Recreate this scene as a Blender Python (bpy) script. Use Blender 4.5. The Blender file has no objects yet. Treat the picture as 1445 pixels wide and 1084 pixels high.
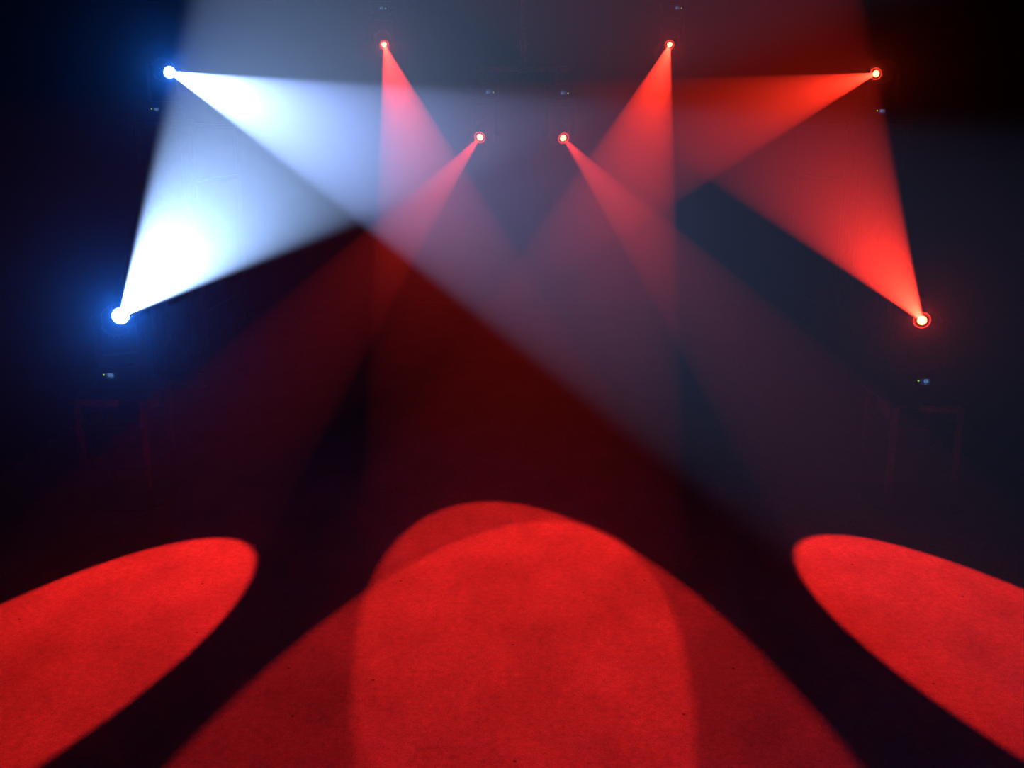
import bpy, bmesh, math, random
from mathutils import Vector, Matrix, Euler

random.seed(7)
SC = bpy.context.scene
COL = SC.collection
PI = math.pi

# ------------------------------------------------------------------ camera
cam_data = bpy.data.cameras.new('camera')
cam_data.sensor_fit = 'HORIZONTAL'
cam_data.sensor_width = 36.0
cam_data.lens = 1405.0 / 1445.0 * 36.0
cam_data.clip_end = 200
cam = bpy.data.objects.new('camera', cam_data)
COL.objects.link(cam)
cam.location = (0, 0, 2.7)
cam.rotation_euler = (math.radians(90 - 13.8), 0, 0)
SC.camera = cam

# ------------------------------------------------------------------ world: black, filled with theatre haze
HAZE_DENSITY = 0.0148
world = bpy.data.worlds.new('world')
SC.world = world
world.use_nodes = True
wn = world.node_tree
wn.nodes.clear()
w_out = wn.nodes.new('ShaderNodeOutputWorld')
w_bg = wn.nodes.new('ShaderNodeBackground')
w_bg.inputs['Color'].default_value = (0, 0, 0, 1)
w_bg.inputs['Strength'].default_value = 0
wn.links.new(w_bg.outputs[0], w_out.inputs['Surface'])
w_vol = wn.nodes.new('ShaderNodeVolumeScatter')
w_vol.inputs['Color'].default_value = (1, 1, 1, 1)
w_vol.inputs['Density'].default_value = HAZE_DENSITY
w_vol.inputs['Anisotropy'].default_value = 0.92
wn.links.new(w_vol.outputs[0], w_out.inputs['Volume'])

# ------------------------------------------------------------------ light levels and exposure
RED = (1.0, 0.030, 0.014)
WHITE = {'L1': (0.34, 0.545, 1.0), 'L2': (0.32, 0.465, 1.0)}
RED_POWER = {'R1': 10500, 'R2': 15000, 'L3': 12500, 'R3': 12500, 'L4': 12500, 'R4': 12500}
WHITE_POWER = {'L1': 29000, 'L2': 60000}
SC.view_settings.view_transform = 'Standard'
SC.view_settings.look = 'None'
SC.view_settings.gamma = 1
SC.view_settings.use_curve_mapping = False
SC.view_settings.exposure = 0.0
SC.cycles.volume_bounces = 0
SC.cycles.denoising_input_passes = 'RGB_ALBEDO'


# ------------------------------------------------------------------ materials
def mat_new(name):
    m = bpy.data.materials.new(name)
    m.use_nodes = True
    nt = m.node_tree
    nt.nodes.clear()
    out = nt.nodes.new('ShaderNodeOutputMaterial')
    return m, nt, out


def painted(name, color, rough=0.5, metallic=0.0, noise_scale=40.0, var=0.25, bump=0.05, spec=0.2):
    m, nt, out = mat_new(name)
    b = nt.nodes.new('ShaderNodeBsdfPrincipled')
    tc = nt.nodes.new('ShaderNodeTexCoord')
    nz = nt.nodes.new('ShaderNodeTexNoise')
    nz.inputs['Scale'].default_value = noise_scale
    nz.inputs['Detail'].default_value = 4
    nt.links.new(tc.outputs['Object'], nz.inputs['Vector'])
    ramp = nt.nodes.new('ShaderNodeValToRGB')
    ramp.color_ramp.elements[0].position = 0.3
    ramp.color_ramp.elements[1].position = 0.7
    lo = [c * (1 - var) for c in color]
    hi = [min(1, c * (1 + var)) for c in color]
    ramp.color_ramp.elements[0].color = (*lo, 1)
    ramp.color_ramp.elements[1].color = (*hi, 1)
    nt.links.new(nz.outputs['Fac'], ramp.inputs['Fac'])
    nt.links.new(ramp.outputs['Color'], b.inputs['Base Color'])
    b.inputs['Roughness'].default_value = rough
    b.inputs['Metallic'].default_value = metallic
    b.inputs['Specular IOR Level'].default_value = spec
    bp = nt.nodes.new('ShaderNodeBump')
    bp.inputs['Strength'].default_value = bump
    bp.inputs['Distance'].default_value = 0.002
    nt.links.new(nz.outputs['Fac'], bp.inputs['Height'])
    nt.links.new(bp.outputs['Normal'], b.inputs['Normal'])
    nt.links.new(b.outputs[0], out.inputs['Surface'])
    return m


def emitter(name, color, strength, see_through=False):
    m, nt, out = mat_new(name)
    e = nt.nodes.new('ShaderNodeEmission')
    e.inputs['Color'].default_value = (*color, 1)
    e.inputs['Strength'].default_value = strength
    if see_through:                      # a lens lets the beam behind it pass
        t = nt.nodes.new('ShaderNodeBsdfTransparent')
        a = nt.nodes.new('ShaderNodeAddShader')
        nt.links.new(e.outputs[0], a.inputs[0])
        nt.links.new(t.outputs[0], a.inputs[1])
        nt.links.new(a.outputs[0], out.inputs['Surface'])
    else:
        nt.links.new(e.outputs[0], out.inputs['Surface'])
    return m


def carpet_mat():
    m, nt, out = mat_new('carpet')
    N, L = nt.nodes.new, nt.links.new
    b = N('ShaderNodeBsdfPrincipled')
    b.inputs['Roughness'].default_value = 0.95
    b.inputs['Specular IOR Level'].default_value = 0.1
    tc = N('ShaderNodeTexCoord')

    def noise(scale, detail, rough=0.6, stretch=None):
        n = N('ShaderNodeTexNoise')
        n.inputs['Scale'].default_value = scale
        n.inputs['Detail'].default_value = detail
        n.inputs['Roughness'].default_value = rough
        if stretch:
            mp = N('ShaderNodeMapping')
            mp.inputs['Scale'].default_value = stretch
            mp.inputs['Rotation'].default_value = (0, 0, 0.25)
            L(tc.outputs['Object'], mp.inputs['Vector'])
            L(mp.outputs['Vector'], n.inputs['Vector'])
        else:
            L(tc.outputs['Object'], n.inputs['Vector'])
        return n

    def rng(src, a, bb, lo, hi):
        r = N('ShaderNodeMapRange')
        r.inputs['From Min'].default_value = a
        r.inputs['From Max'].default_value = bb
        r.inputs['To Min'].default_value = lo
        r.inputs['To Max'].default_value = hi
        L(src, r.inputs['Value'])
        return r.outputs['Result']

    def mul(x, y):
        k = N('ShaderNodeMath')
        k.operation = 'MULTIPLY'
        L(x, k.inputs[0])
        L(y, k.inputs[1])
        return k.outputs[0]

    pile = noise(110, 3, 0.7)
    loop = noise(28, 4, 0.7)
    patch = noise(1.6, 5, 0.6, (1.5, 0.9, 1))
    track = noise(0.55, 3, 0.5, (1.3, 0.7, 1))
    v = mul(rng(pile.outputs['Fac'], 0.3, 0.7, 0.60, 1.40), rng(loop.outputs['Fac'], 0.3, 0.7, 0.74, 1.26))
    v = mul(v, rng(patch.outputs['Fac'], 0.3, 0.7, 0.74, 1.22))
    v = mul(v, rng(track.outputs['Fac'], 0.3, 0.7, 0.88, 1.10))
    # scattered specks of lint and dirt in the pile
    vo = N('ShaderNodeTexVoronoi')
    vo.voronoi_dimensions = '2D'
    vo.inputs['Scale'].default_value = 1.35
    L(tc.outputs['Object'], vo.inputs['Vector'])
    speck = rng(vo.outputs['Distance'], 0.008, 0.015, 0.25, 1.0)
    v = mul(v, speck)
    col = N('ShaderNodeMix')
    col.data_type = 'RGBA'
    col.blend_type = 'MULTIPLY'
    col.inputs['Factor'].default_value = 1
    col.inputs['A'].default_value = (0.215, 0.115, 0.20, 1)
    L(v, col.inputs['B'])
    L(col.outputs['Result'], b.inputs['Base Color'])
    bp = N('ShaderNodeBump')
    bp.inputs['Strength'].default_value = 0.55
    bp.inputs['Distance'].default_value = 0.006
    L(pile.outputs['Fac'], bp.inputs['Height'])
    L(bp.outputs['Normal'], b.inputs['Normal'])
    L(b.outputs[0], out.inputs['Surface'])
    return m


M = {
    'carpet': carpet_mat(),
    'drape': painted('black_drape', (0.003, 0.003, 0.0032), 1.0, 0, 60, 0.0, 0.2, 0.0),
    'ceiling': painted('black_ceiling', (0.006, 0.006, 0.0065), 1.0, 0, 20, 0.3, 0.1, 0.0),
    'housing': painted('black_housing', (0.012, 0.012, 0.013), 0.55, 0, 120, 0.2, 0.1),
    'housing_matt': painted('matt_housing', (0.016, 0.016, 0.017), 0.7, 0, 150, 0.2, 0.1),
    'steel': painted('black_steel', (0.035, 0.033, 0.034), 0.45, 0.0, 60, 0.35, 0.06),
    'pipe': painted('aluminium_pipe', (0.62, 0.58, 0.58), 0.5, 0.0, 30, 0.2, 0.04, 0.3),
    'clamp': painted('cast_clamp', (0.22, 0.21, 0.21), 0.4, 0.4, 60, 0.25, 0.05),
    'deck': painted('bare_metal_edge', (0.14, 0.13, 0.13), 0.6, 0, 35, 0.3, 0.08),
    'case': painted('case_laminate', (0.018, 0.018, 0.02), 0.6, 0, 90, 0.3, 0.1),
    'rubber': painted('black_rubber', (0.02, 0.02, 0.02), 0.85, 0, 80, 0.2, 0.1),
    'screen': emitter('display_backlight', (0.02, 0.09, 0.35), 0.14),
    'digits': emitter('display_digits', (0.25, 0.50, 1.0), 0.45),
    'icon': emitter('display_icon', (0.10, 0.50, 0.35), 0.18),
    'led': emitter('status_led', (0.40, 0.75, 0.10), 0.75),
    'lens_red': emitter('lens_red', (1.0, 0.16, 0.05), 14.0, True),
    'lens_white': emitter('lens_white', (0.75, 0.88, 1.0), 10.0, True),
    'ring_red': emitter('painted_rim_glow_red', (1.0, 0.045, 0.02), 1.1),  # lamp spill on the rim, painted as emission
    'ring_white': emitter('painted_rim_glow_white', (0.7, 0.85, 1.0), 3.0),  # bloom round the white lens, put into the rim as emission
    'inner_red': emitter('painted_bezel_glow_red', (1.0, 0.03, 0.015), 0.22),  # red light on the dark bezel, painted as a faint emission
    'inner_white': emitter('painted_bezel_glow_white', (0.7, 0.85, 1.0), 2.5),  # white bloom over the dark bezel, painted as emission
}


# ------------------------------------------------------------------ mesh helpers
def add_box(bm, lo, hi, bevel=0.0, mtx=None, seg=2):
    lo, hi = Vector(lo), Vector(hi)
    c, s = (lo + hi) / 2, hi - lo
    r = bmesh.ops.create_cube(bm, size=1.0)
    vs = r['verts']
    bmesh.ops.scale(bm, vec=s, verts=vs)
    bmesh.ops.translate(bm, vec=c, verts=vs)
    if bevel > 0:
        es = list({e for v in vs for e in v.link_edges})
        rb = bmesh.ops.bevel(bm, geom=es, offset=bevel, segments=seg, profile=0.5, affect='EDGES', clamp_overlap=True)
        vs = list({v for f in rb['faces'] for v in f.verts} | {v for v in vs if v.is_valid})
    if mtx is not None:
        bmesh.ops.transform(bm, matrix=mtx, verts=vs)
    return vs


def add_tube(bm, a, b, r, seg=14, caps=True):
    a, b = Vector(a), Vector(b)
    d = b - a
    q = d.to_track_quat('Z', 'Y').to_matrix().to_4x4()
    r_ = bmesh.ops.create_cone(bm, cap_ends=caps, segments=seg, radius1=r, radius2=r, depth=d.length)
    bmesh.ops.transform(bm, matrix=Matrix.Translation((a + b) / 2) @ q, verts=r_['verts'])


def add_lathe(bm, prof, seg=32, closed=False):
    """Revolve (radius, z) points round the z axis."""
    rings = []
    for r, z in prof:
        if r < 1e-6:
            rings.append([bm.verts.new((0, 0, z))])
        else:
            rings.append([bm.verts.new((r * math.cos(2 * PI * k / seg), r * math.sin(2 * PI * k / seg), z)) for k in range(seg)])
    pairs = list(zip(rings, rings[1:]))
    if closed:
        pairs.append((rings[-1], rings[0]))
    for A, B in pairs:
        for k in range(seg):
            k2 = (k + 1) % seg
            if len(A) == 1 and len(B) == 1:
                continue
            if len(A) == 1:
                bm.faces.new((A[0], B[k2], B[k]))
            elif len(B) == 1:
                bm.faces.new((A[k], A[k2], B[0]))
            else:
                bm.faces.new((A[k], A[k2], B[k2], B[k]))


def add_prism(bm, pts, axis_mtx, depth):
    """Extrude a 2-D outline by depth along local z, then place it."""
    f = bm.faces.new([bm.verts.new((x, y, -depth / 2)) for x, y in pts])
    r = bmesh.ops.extrude_face_region(bm, geom=[f])
    up = [g for g in r['geom'] if isinstance(g, bmesh.types.BMVert)]
    bmesh.ops.translate(bm, vec=(0, 0, depth), verts=up)
    bmesh.ops.transform(bm, matrix=axis_mtx, verts=up + list(f.verts))


def obj(name, bm, mat, parent=None, mtx=None, smooth=True):
    bmesh.ops.recalc_face_normals(bm, faces=bm.faces)
    me = bpy.data.meshes.new(name)
    bm.to_mesh(me)
    bm.free()
    me.materials.append(mat)
    if smooth:
        for p in me.polygons:
            p.use_smooth = True
        try:
            me.set_sharp_from_angle(angle=math.radians(35))
        except Exception:
            pass
    o = bpy.data.objects.new(name, me)
    COL.objects.link(o)
    if parent is not None:
        o.parent = parent
    if mtx is not None:
        o.matrix_local = mtx
    return o


def thing(name, label, cat, loc=(0, 0, 0), rot=(0, 0, 0), group=None):
    o = bpy.data.objects.new(name, None)
    o.empty_display_size = 0.1
    COL.objects.link(o)
    o.location = loc
    o.rotation_euler = rot
    o['label'] = label
    o['category'] = cat
    if group:
        o['group'] = group
    return o


def struct(name, bm, mat):
    o = obj(name, bm, mat, smooth=True)
    o['kind'] = 'structure'
    return o


# ------------------------------------------------------------------ the room
WL, WR, WB, WF, CEIL = -4.25, 4.40, 17.0, -7.0, 5.6

bm = bmesh.new()
add_box(bm, (WL - .2, WF - .2, -0.10), (WR + .2, WB + .2, 0.0))
struct('floor', bm, M['carpet'])
bm = bmesh.new()
add_box(bm, (WL - .2, WF - .2, CEIL), (WR + .2, WB + .2, CEIL + 0.1))
struct('ceiling', bm, M['ceiling'])


def drape(name, p0, p1, inward, amp=0.03, pitch=0.22):
    """Black pleated masking drape hung along a wall from p0 to p1."""
    bm = bmesh.new()
    p0, p1, n = Vector((*p0, 0)), Vector((*p1, 0)), Vector((*inward, 0))
    length = (p1 - p0).length
    k = int(length / pitch * 6)
    lo, hi = [], []
    for i in range(k + 1):
        t = i / k
        w = math.sin(t * length / pitch * 2 * PI) * amp + math.sin(t * length * 3.1) * amp * .4
        p = p0.lerp(p1, t) + n * w
        lo.append(bm.verts.new((p.x, p.y, 0.0)))
        hi.append(bm.verts.new((p.x, p.y, CEIL)))
    bl = bm.verts.new((*(p0 - n * .15).xy, 0)); br = bm.verts.new((*(p1 - n * .15).xy, 0))
    tl = bm.verts.new((*(p0 - n * .15).xy, CEIL)); tr = bm.verts.new((*(p1 - n * .15).xy, CEIL))
    for i in range(k):
        bm.faces.new((lo[i], lo[i + 1], hi[i + 1], hi[i]))
    bm.faces.new((bl, br, tr, tl))
    bm.faces.new((bl, lo[0], hi[0], tl))
    bm.faces.new((br, lo[-1], hi[-1], tr))
    return struct(name, bm, M['drape'])


drape('wall_back', (WL, WB), (WR, WB), (0, -1))
drape('wall_left', (WL, WF), (WL, WB), (1, 0))
drape('wall_right', (WR, WF), (WR, WB), (-1, 0))
drape('wall_front', (WL, WF), (WR, WF), (0, 1))

# ------------------------------------------------------------------ moving-head spotlights
BASE_H, PIVOT_H, LENS_D, APEX_BACK = 0.17, 0.50, 0.17, 0.08
HALF_ANGLE = 6.14

SEG = {  # seven-segment layout
    '0': 'abcdef', '1': 'bc', '2': 'abged', '3': 'abgcd', '4': 'fgbc', '5': 'afgcd', '6': 'afgedc', '7': 'abc', '8': 'abcdefg', '9': 'abcfgd'}


def digits_bm(text):
    bm = bmesh.new()
    w, h, t, gap = 0.0105, 0.020, 0.0032, 0.0155
    x0 = -gap * (len(text) - 1) / 2
    for i, ch in enumerate(text):
        cx = x0 + i * gap
        bars = {'a': (0, h / 2, w, t), 'g': (0, 0, w, t), 'd': (0, -h / 2, w, t),
                'f': (-w / 2, h / 4, t, h / 2), 'b': (w / 2, h / 4, t, h / 2),
                'e': (-w / 2, -h / 4, t, h / 2), 'c': (w / 2, -h / 4, t, h / 2)}
        for s in SEG[ch]:
            bx, bz, bw, bh = bars[s]
            add_box(bm, (cx + bx - bw / 2, -0.0012, bz - bh / 2), (cx + bx + bw / 2, 0.0, bz + bh / 2))
    return bm


def base_bm():
    bm = bmesh.new()
    # tapered plinth: wide foot, sloped shoulder
    add_box(bm, (-.150, -.125, .012), (.150, .125, .070), .012)
    add_box(bm, (-.142, -.118, .060), (.142, .118, .150), .022, seg=3)
    bm2 = [(-.135, -.135), (.135, -.135), (.135, .135), (-.135, .135)]
    add_tube(bm, (0, 0, .145), (0, 0, BASE_H), .105, 32)
    return bm


def foot_bm(x, y):
    bm = bmesh.new()
    add_tube(bm, (x, y, 0), (x, y, .018), .018, 16)
    return bm


def handle_bm(s):
    bm = bmesh.new()
    x = s * .150
    add_tube(bm, (x, -.06, .105), (x + s * .022, -.05, .105), .008, 8)
    add_tube(bm, (x, .06, .105), (x + s * .022, .05, .105), .008, 8)
    add_tube(bm, (x + s * .022, -.055, .105), (x + s * .022, .055, .105), .009, 10)
    return bm


def yoke_bm():
    bm = bmesh.new()
    add_box(bm, (-.175, -.060, .175), (.175, .060, .235), .018, seg=3)
    for s in (-1, 1):
        pts = []
        for k in range(13):                       # rounded top of the arm
            a = PI * k / 12
            pts.append((.055 * math.cos(a), PIVOT_H + .055 * math.sin(a)))
        pts += [(-.060, .19), (.060, .19)]
        m = Matrix(((0, 0, 1, s * .155), (1, 0, 0, 0), (0, 1, 0, 0), (0, 0, 0, 1)))
        add_prism(bm, pts, m, .042)
    return bm


def pivot_cap_bm(s):
    bm = bmesh.new()
    add_tube(bm, (s * .112, 0, 0), (s * .184, 0, 0), .036, 24)
    return bm


def head_bm():
    """Barrel of the head, revolved about its optical axis (+z is the beam)."""
    bm = bmesh.new()
    add_lathe(bm, [(0, -.165), (.070, -.165), (.098, -.150), (.108, -.115), (.116, -.06), (.118, .03), (.112, .085),
                   (.088, .125), (.074, .150), (.071, .172), (.066, .176), (.0625, .172), (.060, .150),
                   (.058, .02), (.045, -.02), (0, -.03)], 40)
    # cooling fins round the rear
    for k in range(18):
        a = 2 * PI * k / 18
        m = Matrix.Rotation(a, 4, 'Z')
        add_box(bm, (.100, -.003, -.150), (.124, .003, -.060), 0, m)
    return bm


BASE_ME = {}


def shared(key, builder, *a):
    """Mesh data is built once and shared by every fixture."""
    if key not in BASE_ME:
        bm = builder(*a)
        bmesh.ops.recalc_face_normals(bm, faces=bm.faces)
        me = bpy.data.meshes.new(key)
        bm.to_mesh(me)
        bm.free()
        for p in me.polygons:
            p.use_smooth = True
        me.set_sharp_from_angle(angle=math.radians(35))
        BASE_ME[key] = me
    return BASE_ME[key]


def part(name, key, builder, args, mat, parent, mtx=None, label=None):
    k = key + '_' + mat.name
    me = shared(k, builder, *args)
    if not me.materials:
        me.materials.append(mat)
    o = bpy.data.objects.new(name, me)
    COL.objects.link(o)
    o.parent = parent
    if mtx is not None:
        o.matrix_local = mtx
    if label:
        o['label'] = label
    return o


def screen_bm():
    bm = bmesh.new()
    add_box(bm, (-.036, -.004, -.024), (.036, .002, .024), .003)
    return bm


def icon_bm():
    bm = bmesh.new()
    add_box(bm, (-.010, -.0012, -.004), (.010, 0, .004))
    return bm


def led_bm():
    bm = bmesh.new()
    bmesh.ops.create_icosphere(bm, subdivisions=2, radius=.0072)
    return bm


def lens_bm():
    bm = bmesh.new()
    add_lathe(bm, [(.034, .0), (.030, .004), (.022, .0075), (.012, .0095), (0, .010)], 32)
    return bm


def bezel_bm():
    bm = bmesh.new()
    add_lathe(bm, [(.034, .0), (.058, -.004), (.0585, -.010), (.034, -.010)], 40, closed=True)
    return bm


def ring_bm():
    bm = bmesh.new()
    pr = [(.0585 + .0050 * math.cos(2 * PI * k / 8), .0050 * math.sin(2 * PI * k / 8)) for k in range(8)]
    add_lathe(bm, pr, 40, closed=True)
    return bm


def clamp_bm(dx):
    """Half-coupler hook clamp above an inverted base: bracket, jaw and bolt. z grows towards the pipe (local -z)."""
    bm = bmesh.new()
    zb, zp = 0.0, -CLAMP_DROP
    add_box(bm, (-.055, -.022, -.012), (.055, .022, .004), .003)
    for s in (-1, 1):
        add_box(bm, (s * .030 - .006, -.018, zp + .02), (s * .030 + .006, .018, -.006), .002)
    seg = 18                                     # jaw ring round the pipe
    m = Matrix.Translation((0, 0, zp)) @ Matrix.Rotation(PI / 2, 4, 'Y')
    b2 = bmesh.new()
    add_lathe(b2, [(.033, -.028), (.045, -.028), (.045, .028), (.033, .028)], 20, closed=True)
    bmesh.ops.transform(b2, matrix=m, verts=b2.verts)
    me = bpy.data.meshes.new('tmp')
    b2.to_mesh(me); b2.free()
    bm.from_mesh(me)
    bpy.data.meshes.remove(me)
    add_tube(bm, (0, .040, zp + .02), (0, .040, zp - .05), .007, 8)
    add_box(bm, (-.018, .034, zp - .056), (.018, .046, zp - .044), .003)
    return bm


CLAMP_DROP = 0.155


def moving_head(label, lens, axis, hung, color, digits, disp_dx=-.045, group=None, power=10000, tint=RED):
    lens, axis = Vector(lens), Vector(axis).normalized()
    pivot = lens - axis * LENS_D
    flip = Matrix.Rotation(PI, 4, 'Y') if hung else Matrix.Identity(4)
    root_z = pivot.z + PIVOT_H if hung else pivot.z - PIVOT_H
    root = thing('moving_head_light', label, 'stage light', (pivot.x, pivot.y, root_z), flip.to_euler(), group)
    al = flip.to_3x3().inverted() @ axis          # beam direction in the fixture's own frame
    red = color == 'red'
    base = part('base', 'base', base_bm, (), M['housing'], root)
    if hung:
        part('mounting_clamp', 'mounting_clamp', clamp_bm, (0,), M['clamp'], root, label='grey cast hook clamp')
    else:
        for x in (-.12, .12):
            for y in (-.095, .095):
                part('rubber_foot', 'foot%g%g' % (x, y), foot_bm, (x, y), M['rubber'], root)
    for s in (-1, 1):
        part('carrying_handle', 'handle%d' % s, handle_bm, (s,), M['housing_matt'], base)
    ds = Matrix.Translation((disp_dx, -.1195, .090))
    scr = part('display_screen', 'screen', screen_bm, (), M['screen'], base, ds, 'small blue lit display')
    part('display_digits', 'digits' + digits, digits_bm, (digits,), M['digits'], base,
         ds @ Matrix.Translation((0, -.0042, .007)), 'pale blue lit digits')
    part('display_icon', 'icon', icon_bm, (), M['icon'], base, ds @ Matrix.Translation((.004, -.0042, -.014)), 'tiny green lit mark')
    part('status_led', 'led', led_bm, (), M['led'], base, Matrix.Translation((disp_dx - .052, -.121, .098)), 'tiny green status lamp')
    pan = math.atan2(al.x, -al.y)
    part('yoke', 'yoke', yoke_bm, (), M['housing'], root, Matrix.Rotation(pan, 4, 'Z'))
    z = al.normalized()
    xax = Vector((math.cos(pan), math.sin(pan), 0))
    yax = z.cross(xax).normalized()
    R = Matrix((xax, yax, z)).transposed().to_4x4()
    hm = Matrix.Translation((0, 0, PIVOT_H)) @ R
    head = part('head', 'head', head_bm, (), M['housing'], root, hm)
    for s in (-1, 1):
        part('pivot_cap', 'pivotcap%d' % s, pivot_cap_bm, (s,), M['housing_matt'], head)
    lm = Matrix.Translation((0, 0, LENS_D - .006))
    part('lens', 'lens', lens_bm, (), M['lens_red' if red else 'lens_white'], head, lm,
         'glowing %s lens' % ('red orange' if red else 'white'))
    part('inner_glass', 'bezel', bezel_bm, (), M['inner_red' if red else 'inner_white'], head, lm)  # plastic bezel round the lens, its glow painted on
    part('lens_ring', 'ring', ring_bm, (), M['ring_red' if red else 'ring_white'], head,
         Matrix.Translation((0, 0, LENS_D + .002)), 'lens rim with painted glow')
    # the lamp itself, deep in the barrel
    ld = bpy.data.lights.new('beam_lamp', 'SPOT')
    ld.color = tint
    ld.energy = power
    ld.spot_size = math.radians((HALF_ANGLE if red else HALF_ANGLE + .15) * 2)
    ld.spot_blend = 0.17 if red else 0.26
    ld.shadow_soft_size = 0.008
    lo = bpy.data.objects.new('beam_lamp', ld)
    COL.objects.link(lo)
    lo.parent = head
    lo.matrix_local = Matrix.Translation((0, 0, LENS_D - APEX_BACK)) @ Matrix.Rotation(PI, 4, 'X')
    # added wide spot, stands in for stray light and makes the lens halo
    pd = bpy.data.lights.new('added_lens_halo', 'SPOT')
    pd.color = (1, .02, .01) if red else (.003, .17, 1.0)
    pd.energy = SPILL_RED if red else SPILL_WHITE
    pd.spot_size = math.radians(95)
    pd.spot_blend = 1.0
    pd.shadow_soft_size = 0.03
    po = bpy.data.objects.new('added_lens_halo', pd)
    COL.objects.link(po)
    po.parent = head
    po.matrix_local = Matrix.Translation((0, 0, LENS_D + .02)) @ Matrix.Rotation(PI, 4, 'X')
    return root, pivot


SPILL_RED, SPILL_WHITE = 4, 34
G = 'moving head lights of the rig'
FIX = {
    'L1': moving_head('moving head light blazing white on the low stand, left front',
                      (-2.930, 7.356, 1.417), (.4925, -.8099, .3186), False, 'white', '086', -.040, G, WHITE_POWER['L1'], WHITE['L1']),
    'R1': moving_head('moving head light glowing red on the low stand, right front',
                      (3.047, 7.299, 1.395), (-.5049, -.7777, .3744), False, 'red', '106', -.010, G, RED_POWER['R1']),
    'L2': moving_head('moving head light blazing white on top of the tall left tower',
                      (-3.613, 10.981, 3.389), (.5793, -.7969, -.1717), False, 'white', '060', -.075, G, WHITE_POWER['L2'], WHITE['L2']),
    'R2': moving_head('moving head light glowing red on top of the tall right tower',
                      (3.838, 10.978, 3.374), (-.6281, -.7618, -.1584), False, 'red', '001', -.005, G, RED_POWER['R2']),
    'L3': moving_head('red moving head light hung highest, left of the central pole',
                      (-1.740, 14.258, 3.954), (.1894, -.9026, -.3865), True, 'red', '110', -.010, G, RED_POWER['L3']),
    'R3': moving_head('red moving head light hung highest, right of the central pole',
                      (2.115, 14.054, 3.936), (-.2185, -.9022, -.3718), True, 'red', '110', -.055, G, RED_POWER['R3']),
    'L4': moving_head('red moving head light hung under the left end of the short central bar',
                      (-.348, 11.078, 2.722), (-.3034, -.868, -.3932), True, 'red', '110', -.045, G, RED_POWER['L4']),
    'R4': moving_head('red moving head light hung under the right end of the short central bar',
                      (.557, 11.114, 2.714), (.3011, -.8683, -.3941), True, 'red', '110', -.045, G, RED_POWER['R4']),
}


# ------------------------------------------------------------------ hanging pipes
def t_bar(label, x, y, z, x0, x1, tilt=0.0):
    root = thing('hanging_pipe', label, 'lighting bar', (x, y, z))
    bm = bmesh.new()
    add_tube(bm, (0, 0, .02), (0, 0, CEIL - z), .026, 20)
    obj('drop_pole', bm, M['pipe'], root)
    bm = bmesh.new()
    dy0, dy1 = (x0 - x) * tilt, (x1 - x) * tilt
    add_tube(bm, (x0 - x, dy0, 0), (x1 - x, dy1, 0), .030, 20)
    obj('crossbar', bm, M['pipe'], root)
    for xx, dy in ((x0, dy0), (x1, dy1)):
        bm = bmesh.new()
        s = -1 if xx == x0 else 1
        add_tube(bm, (xx - x, dy, 0), (xx - x + s * .012, dy, 0), .034, 20)
        obj('end_cap', bm, M['pipe'], root)
    bm = bmesh.new()                              # tee coupler where pole meets bar
    add_tube(bm, (-.055, 0, 0), (.055, 0, 0), .038, 20)
    add_tube(bm, (0, 0, .0), (0, 0, .10), .034, 20)
    obj('tee_coupler', bm, M['pipe'], root)
    bm = bmesh.new()                              # pole joint with its wing bolts
    add_tube(bm, (0, 0, .20), (0, 0, .30), .034, 20)
    j = obj('pole_joint', bm, M['pipe'], root)
    for s, dz in ((-1, .235), (1, .255)):
        bm = bmesh.new()
        add_tube(bm, (s * .030, -.01, dz), (s * .060, -.01, dz), .006, 8)
        add_box(bm, (s * .060 - .006, -.022, dz - .022), (s * .060 + .006, .002, dz + .022), .004)
        obj('wing_bolt', bm, M['clamp'], j)
    bm = bmesh.new()
    add_tube(bm, (0, 0, CEIL - z - .02), (0, 0, CEIL - z), .09, 24)
    obj('ceiling_flange', bm, M['steel'], root)
    return root


pL4, pR4 = FIX['L4'][1], FIX['R4'][1]
tilt = (pR4.y - pL4.y) / (pR4.x - pL4.x)
cx = .118
t_bar('short T shaped bar on a central pole, holding two red lights', cx, pL4.y + (cx - pL4.x) * tilt,
      (pL4.z + pR4.z) / 2 + PIVOT_H + CLAMP_DROP, -.355, .595, tilt)
for key, side in (('L3', 'left'), ('R3', 'right')):
    p = FIX[key][1]
    t_bar('high pipe that carries the topmost red light on the %s' % side, p.x, p.y, p.z + PIVOT_H + CLAMP_DROP, p.x - .45, p.x + .45)


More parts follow.
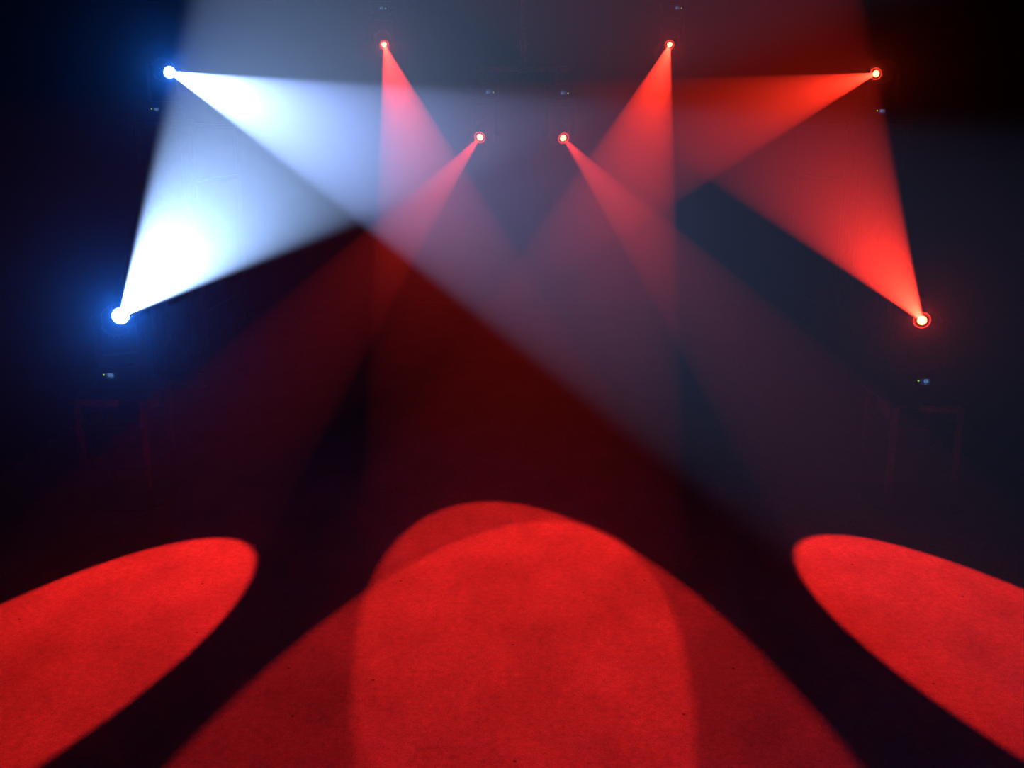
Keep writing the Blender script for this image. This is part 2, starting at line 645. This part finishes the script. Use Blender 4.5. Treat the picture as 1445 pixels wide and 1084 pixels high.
# ------------------------------------------------------------------ low stands, left and right front
def low_stand(label, x, y, top, side, group=None):
    """side = +1 when the inner (stage) side is towards +x."""
    root = thing('light_stand', label, 'light stand', (x, y, 0), group=group)
    W, D = .285, .315
    bm = bmesh.new()
    ch = .10                                       # base plate with clipped corners
    pts = [(-W + .02, -D - .04), (W - .04 - ch * .3, -D - .04), (W + .03, -D + ch), (W + .03, D), (-W - .03, D), (-W - .03, -D + .0)]
    pts = [(px * side, py) for px, py in pts]
    add_prism(bm, pts, Matrix.Translation((0, 0, .0075)), .015)
    obj('base_plate', bm, M['steel'], root)
    for sx in (-1, 1):
        for sy in (-1, 1):
            bm = bmesh.new()
            xx, yy = sx * (W - .045), sy * (D - .045)
            add_box(bm, (xx - .022, yy - .022, .015), (xx + .022, yy + .022, top - .03), .005)
            obj('leg', bm, M['deck'], root)
    for z0, nm in ((.30, 'lower_rail'), (.62, 'upper_rail')):
        bm = bmesh.new()
        a, b = W - .045, D - .045
        for sy in (-1, 1):
            add_box(bm, (-a, sy * b - .012, z0), (a, sy * b + .012, z0 + .025), .003)
        for sx in (-1, 1):
            add_box(bm, (sx * a - .012, -b, z0), (sx * a + .012, b, z0 + .025), .003)
        obj(nm, bm, M['steel'], root)
    a, b = W - .045, D - .045                      # side bracing
    for sx in (-1, 1):
        bm = bmesh.new()
        add_tube(bm, (sx * a, -b, .32), (sx * a, b, .63), .010, 8)
        add_tube(bm, (sx * a, b, .32), (sx * a, -b, .63), .010, 8)
        obj('cross_brace', bm, M['steel'], root)
    bm = bmesh.new()
    add_box(bm, (-W, -D, top - .030), (W, D, top), .006)
    obj('deck', bm, M['housing_matt'], root)
    bm = bmesh.new()
    add_box(bm, (-side * .225 - .0 if side > 0 else -.085, -D - .010, top - .062), (.085 if side > 0 else .225, -D + .004, top - .008), .004)
    obj('front_lip', bm, M['deck'], root)
    bm = bmesh.new()
    xi = side * W
    add_box(bm, (min(xi, xi + side * .010), -D + .02, top - .115), (max(xi, xi + side * .010), -D + .27, top - .004), .003)
    obj('side_plate', bm, M['deck'], root)
    bm = bmesh.new()
    add_tube(bm, (xi, -D + .27, top - .014), (xi, D, top - .014), .009, 10)
    obj('edge_rail', bm, M['deck'], root)
    return root


GS = 'low stands at the front'
low_stand('low black stand under the blazing white light, left front', -2.965, 7.36, FIX['L1'][1].z - PIVOT_H, 1, GS)
low_stand('low black stand under the glowing red light, right front', 3.045, 7.30, FIX['R1'][1].z - PIVOT_H, -1, GS)


# ------------------------------------------------------------------ tall truss towers
def tower(label, x, y, top, group):
    root = thing('truss_tower', label, 'truss tower', (x, y, 0), group=group)
    h = .215
    bm = bmesh.new()
    add_box(bm, (-.38, -.38, 0), (.38, .38, .012), .003)
    obj('base_plate', bm, M['steel'], root)
    for sx in (-1, 1):
        for sy in (-1, 1):
            bm = bmesh.new()
            add_tube(bm, (sx * h, sy * h, .012), (sx * h, sy * h, top - .10), .025, 16)
            ob = obj('chord', bm, M['deck'], root)
    n = 6
    for f, (ax, ay, bx, by) in enumerate(((-1, -1, 1, -1), (1, -1, 1, 1), (1, 1, -1, 1), (-1, 1, -1, -1))):
        bm = bmesh.new()
        zs = [.06 + (top - .24) * k / n for k in range(n + 1)]
        for k in range(n):
            p, q = ((ax, ay), (bx, by)) if k % 2 == 0 else ((bx, by), (ax, ay))
            add_tube(bm, (p[0] * h, p[1] * h, zs[k]), (q[0] * h, q[1] * h, zs[k + 1]), .010, 8)
        for zz in (zs[0], zs[-1]):
            add_tube(bm, (ax * h, ay * h, zz), (bx * h, by * h, zz), .012, 8)
        obj('lattice', bm, M['steel'], root)
    bm = bmesh.new()
    add_box(bm, (-.26, -.26, top - .10), (.26, .26, top - .04), .006)
    obj('top_frame', bm, M['deck'], root)
    bm = bmesh.new()
    add_box(bm, (-.25, -.25, top - .04), (.25, .25, top), .005)
    obj('deck', bm, M['housing_matt'], root)
    for sx in (-1, 1):
        for sy in (-1, 1):
            bm = bmesh.new()
            add_tube(bm, (sx * .32, sy * .32, .012), (sx * .32, sy * .32, .055), .014, 10)
            add_tube(bm, (sx * .32, sy * .32, .012), (sx * .32, sy * .32, .020), .034, 14)
            obj('levelling_bolt', bm, M['clamp'], root)
    return root


GT = 'tall truss towers'
tower('tall truss tower under the upper white light, left side', -3.76, 11.12, FIX['L2'][1].z - PIVOT_H, GT)
tower('tall truss tower under the upper red light, right side', 3.97, 11.12, FIX['R2'][1].z - PIVOT_H, GT)


# ------------------------------------------------------------------ pipe frames behind the towers
def pipe_frame(label, x, y0, y1, group):
    root = thing('pipe_frame', label, 'pipe frame', (x, y0, 0), group=group)
    L = y1 - y0
    for yy in (0, L):
        bm = bmesh.new()
        add_tube(bm, (0, yy, .02), (0, yy, 2.92), .024, 14)
        u = obj('upright', bm, M['steel'], root)
        bm = bmesh.new()
        add_box(bm, (-.15, yy - .15, 0), (.15, yy + .15, .02), .004)
        obj('foot_plate', bm, M['steel'], u)
        for zz in (.55, 1.25, 2.2, 2.88):
            bm = bmesh.new()
            add_tube(bm, (0, yy, zz - .03), (0, yy, zz + .03), .034, 14)
            obj('coupler', bm, M['steel'], u)
    for zz in (.55, 2.2, 2.88):
        bm = bmesh.new()
        add_tube(bm, (0, 0, zz), (0, L, zz), .018, 12)
        obj('rail', bm, M['pipe'], root)
    return root


GF = 'pipe frames along the side drapes'
pipe_frame('black pipe frame along the left drape behind the white-lit tower', -3.93, 12.5, 14.6, GF)
pipe_frame('pipe frame with two red-lit rails along the right drape', 4.10, 12.5, 14.6, GF)


# ------------------------------------------------------------------ dark flight cases at the back
def flight_case(label, x, y, group):
    root = thing('flight_case', label, 'flight case', (x, y, 0), group=group)
    bm = bmesh.new()
    add_box(bm, (-.31, -.29, .09), (.31, .29, .46), .012)
    obj('body', bm, M['case'], root)
    bm = bmesh.new()
    add_box(bm, (-.31, -.29, .468), (.31, .29, .60), .012)
    obj('lid', bm, M['case'], root)
    for sx in (-1, 1):
        for sy in (-1, 1):
            for zz in (.09, .60):
                bm = bmesh.new()
                c = Vector((sx * .30, sy * .28, zz + (.01 if zz < .3 else -.01)))
                bmesh.ops.create_icosphere(bm, subdivisions=2, radius=.030, matrix=Matrix.Translation(c))
                obj('ball_corner', bm, M['steel'], root)
            bm = bmesh.new()
            add_tube(bm, (sx * .24 - .015, sy * .22, .035), (sx * .24 + .015, sy * .22, .035), .035, 16)
            add_box(bm, (sx * .24 - .03, sy * .22 - .03, .066), (sx * .24 + .03, sy * .22 + .03, .09), .004)
            obj('caster', bm, M['rubber'], root)
    for sx in (-.16, .16):
        bm = bmesh.new()
        add_box(bm, (sx - .035, -.300, .43), (sx + .035, -.288, .50), .004)
        obj('latch', bm, M['steel'], root)
    return root


GC = 'flight cases at the back'
flight_case('dark flight case on the floor behind the left stand and tower', -2.87, 11.6, GC)
flight_case('dark flight case on the floor behind the right stand and tower', 3.03, 11.6, GC)
